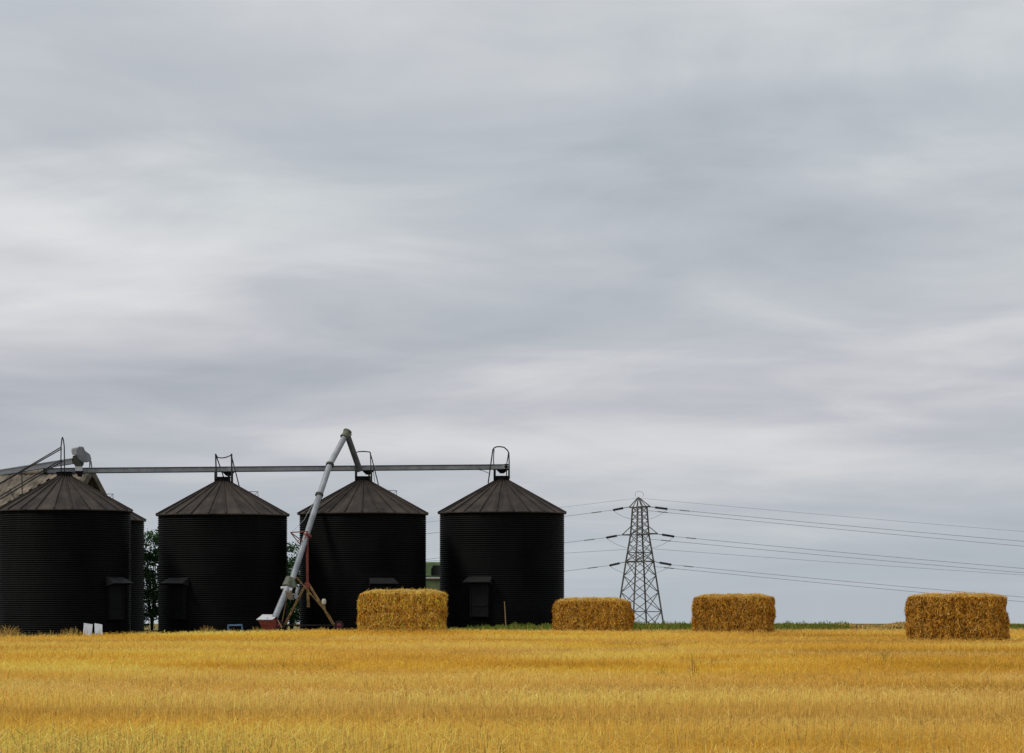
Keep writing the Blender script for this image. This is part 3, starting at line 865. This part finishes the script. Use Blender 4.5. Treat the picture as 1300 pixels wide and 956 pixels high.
for i, j in [(0, 1), (0, 2), (0, 3), (1, 2), (1, 3)]: b.tube([tr[i], tr[j]], .022, 6)
b.build('top_bracket', M['redpost'], t)
b = MB(); b.tube([A(352, 786, -.05), A(358, 797, -.1)], .02, 5); b.tube([P(366, 748, LD), P(357, 796, LD)], .018, 5); b.build_each('stay', M['rust'], t)
b = MB(); b.lathe(P(411.2, 763.5, LD - .2), [(0, -.12), (.075, -.12), (.09, -.05), (.09, .044), (.06, .10), (0, .11)], 14, 'Z'); b.build('winch', M['cream'], t, smooth=True)
b = MB(); b.tube([P(411.5, 767, LD - .2), P(413.5, 776, LD - .15)], .03, 6); b.build('winch_arm', M['rust'], t)
for px in (354.5, 430.5):
    q = P(px, 793.8, LD - .05); z_ = gz(q.x, q.y)
    c = Vector((q.x, q.y, max(q.z, z_ + .19)))
    wt = MB(); wt.lathe(c, [(.10, -.06), (.17, -.065), (.19, -.04), (.19, .04), (.17, .065), (.10, .044), (.10, -.06)], 22, 'Y'); wo = wt.build('wheel', M['rubber'], t, smooth=True)
    hb_ = MB(); hb_.lathe(c, [(0, -.07), (.05, -.07), (.098, -.05), (.098, .05), (.05, .07), (0, .07)], 18, 'Y'); hb_.build('hub', M['hub'], wo, smooth=True)
b = MB(); b.tube([P(354.5, 794, LD), P(430.5, 794, LD)], .03, 8); b.build('axle', M['rubber'], t)
b = MB(); b.tube([A(404.5, 626, -.15), A(386, 660, -.4), P(371, 675, PD - .5)], .008, 5); b.build('stay_cable', M['galvlight'], t)

# ------------------------------------------------------------------ barn behind the first silo
bD = 137.5
apex = P(114, 599.5, bD); ga = R(74); gd = Vector((math.cos(ga), math.sin(ga), 0)); rd = Vector((-math.sin(ga), math.cos(ga), 0))
pitch = math.tan(R(37)); hwid, blen = 4.9, 26.0
zg = gz(apex.x, apex.y)
t = thing('barn', 'old barn behind the silos with a weathered corrugated grey-brown roof', 'barn', (apex.x, apex.y, zg))
b = MB()
n = int(blen / .28)
for sd_ in (-1, 1):
    vs, fs = [], []
    for i in range(n * 4 + 1):
        u = blen * i / (n * 4); wv = .035 * math.sin(i * math.pi / 2)
        for j in range(7):
            s_ = (hwid + .35) * j / 6
            p = apex + rd * (u - .0) + gd * (sd_ * s_) + Vector((0, 0, -s_ * pitch + wv - .03 * (j % 2)))
            vs.append(p)
    for i in range(n * 4):
        for j in range(6): fs.append((i * 7 + j, i * 7 + j + 1, (i + 1) * 7 + j + 1, (i + 1) * 7 + j))
    b.add(vs, fs)
b.build('roof', M['barnroof'], t)
b = MB()
for i in range(int(blen / .9)):
    p = apex + rd * (i * .9); b.tube([p + Vector((0, 0, .02)), p + rd * .86 + Vector((0, 0, .02))], .16, 10)
b.build('ridge', M['barnroof'], t, smooth=True)
b = MB()
for sd_ in (-1, 1):
    b.beam(apex - rd * .06 + Vector((0, 0, .05)), apex - rd * .06 + gd * (sd_ * (hwid + .35)) + Vector((0, 0, .05 - (hwid + .35) * pitch)), .16, .34)
b.build_each('verge', M['verge'], t)
b = MB(); ez = apex.z - hwid * pitch - .1
q0 = apex + rd * .35; q1 = apex + rd * (blen - .3)
poly = [gd * -hwid + Vector((0, 0, zg - .3 - apex.z)), gd * hwid + Vector((0, 0, zg - .3 - apex.z)), gd * hwid + Vector((0, 0, ez - apex.z)), Vector((0, 0, -.12)), gd * -hwid + Vector((0, 0, ez - apex.z))]
b.loft([q0 + p for p in poly], [q1 + p for p in poly]); b.build('wall', M['barnwall'], t)

# ------------------------------------------------------------------ green machine between the last two silos
mD = 129.0
c = P(553, 761, mD); zg = gz(c.x, c.y)
t = thing('farm_machine', 'dull green farm machine with a dark window, in the gap between the last two silos', 'farm machine', (c.x, c.y, zg))
def mq(x, y, z): return Vector((c.x + x, c.y + y, zg + z))
zt = zat(713.6, mD) - zg; zm = zat(732.5, mD) - zg
prof = [(-1.5, zm), (2.2, zm), (2.25, zt - .2), (2.05, zt), (-1.35, zt), (-1.5, zt - .15)]
b = MB(); b.loft([mq(x, -1.05, z) for x, z in prof], [mq(x, 1.05, z) for x, z in prof]); b.build('cab', M['green'], t, bevel=.05)
win = [(-.17, zm + .06), (-.17, zt - .34), (-.08, zt - .16), (.9, zt - .16), (.9, zm + .06)]
b = MB(); b.loft([mq(x, -1.075, z) for x, z in win], [mq(x, -1.052, z) for x, z in win]); wo = b.build('window', M['glass'], t)
win2 = [(1.05, zm + .06), (1.05, zt - .16), (1.9, zt - .16), (2.0, zm + .06)]
b = MB(); b.loft([mq(x, -1.075, z) for x, z in win2], [mq(x, -1.052, z) for x, z in win2]); b.build('window', M['glass'], t)
b = MB(); b.box(mq(.26, -1.09, (zm + zt) / 2 - .1), (.05, .03, .6)); b.build('frame', M['galvlight'], wo)
b = MB(); b.box(mq(.2, 0, zm - .60), (4.2, 2.3, 1.14)); b.build('body', M['greygreen'], t, bevel=.04)
b = MB(); b.box(mq(.2, -1.17, zm - .06), (4.24, .06, .07)); b.build('trim', M['cream'], t)
for x in (-1.2, 1.6):
    for yy in (-1.05, 1.05):
        q = mq(x, yy, .5)
        wt = MB(); wt.lathe(q, [(.25, -.16), (.45, -.17), (.5, -.12), (.5, .12), (.45, .17), (.25, .16), (.25, -.16)], 26, 'Y'); wo = wt.build('wheel', M['rubber'], t, smooth=True)
        hb_ = MB(); hb_.lathe(q, [(0, -.1), (.24, -.12), (.24, .12), (0, .1)], 20, 'Y'); hb_.build('hub', M['cream'], wo, smooth=True)

# ------------------------------------------------------------------ small things at the silo feet
def leaning_panel(px0, px1, top, bot, D, lean, label, skew=0):
    a = P(px0, bot, D); bb = P(px1, bot, D); h = (bot - top) / F * D
    z0 = min(gz(a.x, D), a.z)
    t = MB(); off = Vector((skew, lean, h + .05)); th = Vector((0, .025, 0))
    q = [Vector((a.x, D, a.z - .1)), Vector((bb.x, D, a.z - .1)), Vector((bb.x, D, a.z - .1)) + off, Vector((a.x, D, a.z - .1)) + off]
    q[3].z += .05
    t.loft(q, [v + th for v in q])
    o = t.build('panel', M['whitep'], bevel=.004)
    tag(o, label, 'panel', 'pale panels leaning at the silo foot')
leaning_panel(105.2, 116.4, 791, 804, 110.2, .25, 'square pale grey panel leaning on the first silo, left one of the pair', 0)
leaning_panel(120.3, 130.2, 791.3, 804, 110.6, .25, 'pale grey panel leaning back skewed on the first silo, right one of the pair', -.05)
D = 112.6
b = MB(); z1 = P(0, 793.6, D).z
p0, p1 = P(289.3, 800, D), P(306.7, 800, D)
b.tube([Vector((p0.x, D, -.3)), Vector((p0.x, D, z1)), Vector((p1.x, D, z1 + .02)), Vector((p1.x + .02, D, -.3))], .022, 8)
b.tube([Vector((p0.x, D + .4, -.3)), Vector((p0.x, D + .4, z1 - .03)), Vector((p1.x, D + .4, z1 - .02)), Vector((p1.x, D + .4, -.3))], .02, 8)
b.tube([Vector((p0.x, D, z1)), Vector((p0.x, D + .4, z1 - .03))], .02, 8); b.tube([Vector((p1.x, D, z1 + .02)), Vector((p1.x, D + .4, z1 - .02))], .02, 8)
tag(b.build('metal_trestle', M['blue'], smooth=True), 'small light blue tubular trestle at the foot of the second silo', 'trestle')
D = 118.7
b = MB(); b.tube([P(642.3, 797, D), P(641.4, 780, D + .1), P(640.4, 763.5, D + .25)], .022, 8, r2=.017)
tag(b.build('pole', M['wood'], smooth=True), 'thin bleached wooden pole leaning against the rightmost silo', 'pole')


# ------------------------------------------------------------------ pylon and wires
YD = 610.0; S = F / YD
pc = P(812.2, 761, YD)
zb = gz(pc.x, YD)
t = thing('electricity_pylon', 'grey steel lattice electricity pylon beyond the field', 'pylon', (pc.x, YD, zb))
th = R(26.6)
e1 = Vector((math.cos(th), math.sin(th), 0)); e2 = Vector((-math.sin(th), math.cos(th), 0))   # e1 along faces, e2 across
def zz(py): return EYE + (HY - py) / S
# half side of the square shaft at a photo row; total silhouette = side*(cos+sin)
def half(py):
    tot = np.interp(py, [644, 679, 712.5, 795, 812], [18, 23, 34.5, 60, 65.5])
    return tot / S / (math.cos(th) + math.sin(th)) / 2
def corner(i, py):
    h = half(py); sx, sy = [(-1, -1), (1, -1), (1, 1), (-1, 1)][i]
    return Vector((pc.x, YD, zz(py))) + e1 * (sx * h) + e2 * (sy * h)
ybot = HY - (zb - EYE) * S
levels = [644, 652, 661, 670, 679, 690.5, 701.5, 712.5, 731, 752, 776.5, ybot]
for i in range(4):
    b = MB(); pts = [corner(i, y) for y in [ybot + .6, 776.5, 712.5, 679, 644]]
    for a_, c_ in zip(pts[:-1], pts[1:]): b.beam(a_, c_, .29, .29)
    b.build('leg', M['pylon'], t)
b = MB()
for (ya, yb_) in zip(levels[:-1], levels[1:]):
    for i in range(4):
        j = (i + 1) % 4
        wd = .095 if ya < 700 else .12
        b.beam(corner(i, ya), corner(j, yb_), wd, wd); b.beam(corner(j, ya), corner(i, yb_), wd, wd)
for y in (644, 679, 701.5, 712.5, 776.5):
    for i in range(4): b.beam(corner(i, y), corner((i + 1) % 4, y), .15, .16)
for y in (679, 712.5, 644):
    b.beam(corner(0, y), corner(2, y), .13, .13); b.beam(corner(1, y), corner(3, y), .13, .13)
b.build('bracing', M['pylon'], t)
# peak
b = MB(); pk = Vector((pc.x - .3, YD, zz(631.2)))
arm_top = {}
for s_ in (-1, 1):
    for e_ in (-1, 1):
        b.beam(Vector((pc.x, YD, zz(643.4))) + e2 * (s_ * 3.0) + e1 * (e_ * .9), pk, .16, .16)
for i in range(4): b.beam(corner(i, 644), pk, .14, .14)
ring = [pk + Vector((math.cos(a_) * .9 + .2, 0, math.sin(a_) * .75 + .55)) for a_ in np.linspace(R(-40), R(220), 14)]
b.tube(ring, .035, 5)
b.build('peak', M['pylon'], t)
# crossarms, each a plan frame with an upper tie
ATT = {}
for lv, (y, yt, Lc, we) in {'top': (643.6, 640, 3.0, .9), 'middle': (678.3, 668, 6.0, 1.0), 'bottom': (713, 705, 4.6, 1.0)}.items():
    for s_ in (-1, 1):
        b = MB(); z_ = zz(y); ce = Vector((pc.x, YD, z_))
        tip = [ce + e2 * (s_ * Lc) + e1 * (k * we) for k in (-1, 1)]
        h = half(y + .5)
        root = [ce + e2 * (s_ * h) + e1 * (k * h) for k in (-1, 1)]
        b.beam(tip[0], tip[1], .2, .3); b.beam(tip[0], root[0], .16, .2); b.beam(tip[1], root[1], .16, .2)
        b.beam(tip[0], root[1], .12, .12); b.beam(tip[1], root[0], .12, .12)
        if lv != 'top':
            hu = half(yt); up_ = [Vector((pc.x, YD, zz(yt))) + e2 * (s_ * hu) + e1 * (k * hu) for k in (-1, 1)]
            b.beam(tip[0], up_[0], .14, .14); b.beam(tip[1], up_[1], .14, .14)
        b.build('crossarm', M['pylon'], t)
        ATT[lv, s_] = ce + e2 * (s_ * Lc)
def sag(a, b_, d, n=18):
    return [a.lerp(b_, i / n) - Vector((0, 0, 4 * d * (i / n) * (1 - i / n))) for i in range(n + 1)]
def wire_pts(start, px1, py1, D1, d=0): return sag(start, P(px1, py1, D1), d, 24)
ins_end = {}
spec = {  # insulator centre lines in photo rows: (left x0,y0,x1,y1), (right ...)
    'top': ((798.5, 643.6, 778.2, 647.6), (823, 643.2, 847.5, 646.2)),
    'middle': ((790.8, 678.8, 769.5, 682.6), (832, 677.4, 856, 681.2)),
    'bottom': ((794, 713.4, 773.6, 718), (829, 712.8, 852.5, 717)),
}
for lv, (lf, rt2) in spec.items():
    for side, (x0, y0, x1, y1) in (('left', lf), ('right', rt2)):
        s_ = 1 if side == 'left' else -1            # e2*(+) points left and away
        D_ = YD + (5 if s_ > 0 else -5) * .7
        p0, p1 = P(x0, y0, D_), P(x1, y1, D_)
        b = MB(); b.tube([p0, p0.lerp(p1, .36)], .07, 6)
        q0, q1 = p0.lerp(p1, .36), p1
        prof = []; nn = 14
        d_ = q1 - q0
        for i in range(nn):
            b.tube([q0 + d_ * (i / nn), q0 + d_ * ((i + .75) / nn)], .25, 10)
        b.tube([q0, q1], .14, 8)
        b.build('insulator', M['insul'], t)
        ins_end[lv, side] = p1
# jumper loops under the arms
b = MB()
for lv, ydip in (('top', 659), ('middle', 696.5), ('bottom', 730)):
    for side, xin in (('left', 801), ('right', 824)):
        a_ = ins_end[lv, side]; e_ = P(xin, ydip, a_.y); m_ = P((CX + a_.x / a_.y * F) * .62 + xin * .38, ydip - 3.5, a_.y)
        pts = [((1 - u) ** 2) * a_ + 2 * u * (1 - u) * m_ + u * u * e_ for u in np.linspace(0, 1, 12)]
        b.tube(pts, .035, 5)
b.build_each('jumper_cable', M['wire'], t)

wires = [
    (P(808.5, 632.4, YD), 540, 662, YD - 8, 'thin earth wire running left from the pylon peak towards the silos', .026),
    (P(811.5, 632.4, YD), 1340, 677, YD + 8, 'topmost thin earth wire running right from the pylon peak', .027),
    (ins_end['top', 'left'], 330, 702, YD - 8, 'upper power line running left from the pylon\'s top arm', .044),
    (ins_end['middle', 'left'], 330, 733, YD - 8, 'power line running left from the pylon\'s middle arm', .044),
    (P(798, 697.3, YD + 2), 330, 722, YD - 8, 'thin line running left from the pylon just below its middle arm', .034),
    (ins_end['bottom', 'left'], 330, 770, YD - 8, 'lowest power line running left from the pylon\'s bottom arm', .044),
    (ins_end['top', 'right'], 1340, 689.5, YD + 8, 'upper wire of the top pair of power lines right of the pylon', .044),
    (P(820, 648, YD + 6), 1340, 696, YD + 12, 'lower wire of the top pair of power lines right of the pylon', .044),
    (ins_end['middle', 'right'], 1340, 724, YD + 8, 'upper wire of the middle group of power lines right of the pylon', .044),
    (P(824, 684.3, YD + 6), 1340, 729.5, YD + 12, 'middle wire of the middle group of power lines right of the pylon', .044),
    (P(826, 696.6, YD + 2), 1340, 731.5, YD + 2, 'thin lowest wire of the middle group right of the pylon', .034),
    (ins_end['bottom', 'right'], 1340, 760.5, YD + 8, 'upper wire of the lowest pair of power lines right of the pylon', .044),
    (P(828, 719, YD + 6), 1340, 766.5, YD + 12, 'lower wire of the lowest pair of power lines right of the pylon', .044),
]
for (st, px1, py1, D1, label, rad) in wires:
    e_ = P(px1, py1, D1); e_ = st + (e_ - st) * 1.35
    run = sag(st, e_, .25, 24)
    b = MB(); b.tube(run, rad, 5)
    if rad > .04:                       # vibration damper clamped to the wire a little way out
        q = (run[1] if 'left' in label else run[1].lerp(run[2], .2)); q = st.lerp(q, min(1, 2.6 / max((q - st).length, .1)))
        q1 = q + (run[1] - st).normalized() * 2.2
        b.tube([q, q1], .10, 6)
    tag(b.build('power_line', M['wire']), label, 'power line', 'power lines strung from the pylon')
# ------------------------------------------------------------------ trees in the gaps
def tree(px, D, top, rad, label, seed, nclump):
    r = np.random.default_rng(seed)
    x = (px - CX) / F * D; z0 = gz(x, D); H = EYE + (HY - top) / F * D - z0
    t = thing('tree', label, 'tree', (x, D, z0))
    b = MB(); tips = []
    for k in range(5):
        a_ = r.uniform(0, 6.28); pts = [Vector((0, 0, -.1))]
        hgt = H * r.uniform(.7, .93); sp_ = rad * r.uniform(.2, .75)
        for i in range(1, 6):
            u = i / 5
            pts.append(Vector((math.cos(a_) * sp_ * u ** 1.3 + r.normal(0, .044), math.sin(a_) * sp_ * u ** 1.3 + r.normal(0, .044), hgt * u)))
        b.tube(pts, .06, 6, r2=.012)
        for i in range(1, 6):
            for _ in range(3):
                a2 = r.uniform(0, 6.28); e_ = pts[i] + Vector((math.cos(a2), math.sin(a2), r.uniform(-.1, .6))) * rad * r.uniform(.25, .6)
                b.tube([pts[i], pts[i].lerp(e_, .5) + Vector((0, 0, .05)), e_], .016, 5, r2=.005); tips.append(e_); tips.append(pts[i].lerp(e_, .6))
    b.build('trunk', M['bark'], t, local=True)
    cl = [np.array(v) for v in tips]
    for _ in range(nclump):
        u = r.uniform(.05, 1.0); a_ = r.uniform(0, 6.28); rr = rad * (1 - .45 * u ** 2) * math.sqrt(r.uniform(.05, 1))
        cl.append(np.array([math.cos(a_) * rr, math.sin(a_) * rr, H * u]))
    P_, N_ = [], []
    for c_ in cl:
        n = int(r.uniform(20, 50)); s_ = r.uniform(.09, .20)
        q = c_ + r.normal(0, 1, (n, 3)) * np.array([s_, s_, s_ * .7]); P_.append(q)
    q = np.concatenate(P_); q[:, 2] = np.clip(q[:, 2], .05, H * 1.02); n = len(q)
    dr = unit(r.normal(0, 1, (n, 3)) + np.array([0, 0, -.2])); sd_ = unit(np.cross(dr, r.normal(0, 1, (n, 3))))
    ln = r.uniform(.075, .15, n); wd = ln * r.uniform(.5, .75, n)
    s_ = sd_ * (wd / 2)[:, None]
    v = np.stack([q, q + dr * (ln * .5)[:, None] + s_, q + dr * ln[:, None], q + dr * (ln * .5)[:, None] - s_], 1)
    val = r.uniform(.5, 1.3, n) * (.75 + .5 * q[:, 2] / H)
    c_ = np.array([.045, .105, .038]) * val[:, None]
    yel = (r.random(n) < .12)[:, None]; c_ = np.where(yel, np.array([.055, .095, .03]) * val[:, None], c_)
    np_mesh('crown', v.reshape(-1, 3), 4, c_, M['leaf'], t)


tree(193, 132, 674, 1.25, 'slender dark green tree in the gap between the two leftmost silos', 31, 105)
tree(370, 129, 690, 1.1, 'dark green bush in the gap between two silos, behind the leaning auger', 9, 70)


# ------------------------------------------------------------------ grass margin, crop strip, tufts and weeds
def blades(name, x, y, h, tones, wd, lean, material):
    n = len(x); la = rng.uniform(0, 6.28, n); l_ = np.abs(rng.normal(0, lean, n)); az = rng.uniform(0, 6.28, n)
    dr = unit(np.stack([l_ * np.cos(la), l_ * np.sin(la), np.ones(n)], 1))
    v = ribbons(np.stack([x, y, g(x, y) - .01], 1), dr, h, wd * rng.uniform(.6, 1.4, n), np.stack([np.cos(az), np.sin(az), np.zeros(n)], 1))
    return np_mesh(name, v, 4, tones, material)


# green grass at the foot of the last silo and along the far margin
n = 60000
x = rng.uniform(-4.5, 25, n); y = edge_y(x) + rng.uniform(.2, 13, n) ** 1.0
pxs = CX + x / y * F
clump = np.sin(x * 2.1 + 1) * np.sin(x * .83 + y * .9) + .6 * np.sin(x * 5.3 + y * 2) + .4 * np.sin(x * 11)
okm = (pxs < 1078) | (pxs > 1262); okm &= ((y < 119) | (x > 2.6))
bare = np.interp(pxs, [560, 700, 806, 1078, 1290, 1310], [.5, .9, 1, 1, 1, 1])
okm &= rng.random(n) < bare * (.55 + .45 * (clump > -.3))
x, y, pxs, clump = x[okm], y[okm], pxs[okm], clump[okm]; n = len(x)
hg = np.interp(pxs, [540, 640, 720, 806, 1078, 1300], [.10, .14, .16, .19, .17, .13]) * np.clip(.9 + .5 * clump, .3, 1.8) * rng.uniform(.6, 1.3, n)
mixy = np.clip(rng.random(n) * 1.3 - .2 * clump - .38, 0, 1)[:, None]
tn = (np.array([.14, .20, .03]) * (1 - mixy) + np.array([.50, .40, .10]) * mixy) * rng.uniform(.6, 1.3, n)[:, None]
tag(blades('grass', x, y, hg, tn, .022, .45, M['grass']), 'rough green grass along the far margin of the field', 'grass', kind='stuff')
# standing pale crop strip between the third and fourth bales
n = 42000
y = rng.uniform(105, 115, n); pxs = rng.uniform(1066, 1275, n); x = (pxs - CX) / F * y
hg = (.14 + .05 * np.sin(x * 1.7) + .04 * np.sin(x * 4.1)) * rng.uniform(.6, 1.25, n)
tn = np.array([.88, .60, .19]) * rng.uniform(.6, 1.2, n)[:, None]
br = (rng.random(n) < .10 + .15 * (np.sin(x * 2.3) > .6))[:, None]; tn = np.where(br, np.array([.24, .11, .07]) * rng.uniform(.6, 1.2, n)[:, None], tn)
gr = (rng.random(n) < .15)[:, None]; tn = np.where(gr, np.array([.12, .15, .04]), tn)
tag(blades('dry_crop', x, y, hg, tn, .03, .3, M['grass']), 'pale dry crop strip on the skyline between the two right-hand bales', 'crop strip', kind='stuff')
# dry weeds standing along the yard edge below the silos
n = 5200
x = rng.uniform(-19, -1.5, n); y = edge_y(x) + np.abs(rng.normal(.2, 1.3, n))
cl2 = np.sin(x * 3.7) + np.sin(x * 9.1 + 2) + np.sin(x * 1.3 + 1)
keep = cl2 > -.4 + rng.normal(0, .8, n); x, y, cl2 = x[keep], y[keep], cl2[keep]; n = len(x)
hg = np.clip(.13 + .05 * cl2, .06, .4) * rng.uniform(.5, 1.4, n)
mixg = (rng.random(n) < .2)[:, None]
tn = np.where(mixg, np.array([.12, .13, .04]), np.array([.62, .40, .12])) * rng.uniform(.5, 1.2, n)[:, None]
tag(blades('dry_weeds', x, y, hg, tn, .012, .5, M['grass']), 'thin dry weeds fringing the stubble edge below the silos', 'weeds', kind='stuff')


def tuft(px, D, h, n, spread, tone, label, cat, name, lean=.7, seed=1, wd=.014):
    r = np.random.default_rng(seed)
    x = (px - CX) / F * D; z = gz(x, D)
    bx = r.normal(0, spread, n); by = r.normal(0, spread, n)
    la = r.uniform(0, 6.28, n); l_ = np.abs(r.normal(0, lean, n))
    dr = unit(np.stack([l_ * np.cos(la), l_ * np.sin(la), np.ones(n)], 1)); az = r.uniform(0, 6.28, n)
    hh = h * r.uniform(.4, 1.1, n) * np.exp(-(bx / (2.2 * spread)) ** 2)
    v1 = ribbons(np.stack([bx, by, np.zeros(n)], 1), dr, hh, wd * r.uniform(.6, 1.3, n), np.stack([np.cos(az), np.sin(az), np.zeros(n)], 1))
    # bent upper half
    tip = np.stack([bx, by, np.zeros(n)], 1) + dr * hh[:, None]
    d2 = unit(dr + np.stack([np.cos(la), np.sin(la), -.3 * np.ones(n)], 1) * .7)
    v2 = ribbons(tip, d2, hh * .5, wd * .7 * np.ones(n), np.stack([np.cos(az), np.sin(az), np.zeros(n)], 1))
    tn = np.array(tone) * r.uniform(.6, 1.25, 2 * n)[:, None]
    o = np_mesh(name, np.concatenate([v1, v2]), 4, tn, M['grass'])
    o.location = (x, D, z)
    tag(o, label, cat)


tuft(11, 86.5, .42, 420, .22, (.66, .40, .10), 'bushy tuft of loose straw at the field edge by the left border', 'straw tuft', 'straw_tuft', .9, 4)
tuft(882, 40.5, .34, 9, .03, (.10, .15, .035), 'tall bent green weed in the stubble below the third bale', 'weed', 'weed', .35, 21, .012)
tuft(843, 40.2, .22, 10, .03, (.15, .18, .05), 'short upright green weed in the stubble between the second and third bales', 'weed', 'weed', .3, 22, .010)
tuft(1122, 51.5, .20, 12, .04, (.16, .17, .05), 'small olive weed in the stubble below and left of the rightmost bale', 'weed', 'weed', .4, 23, .010)
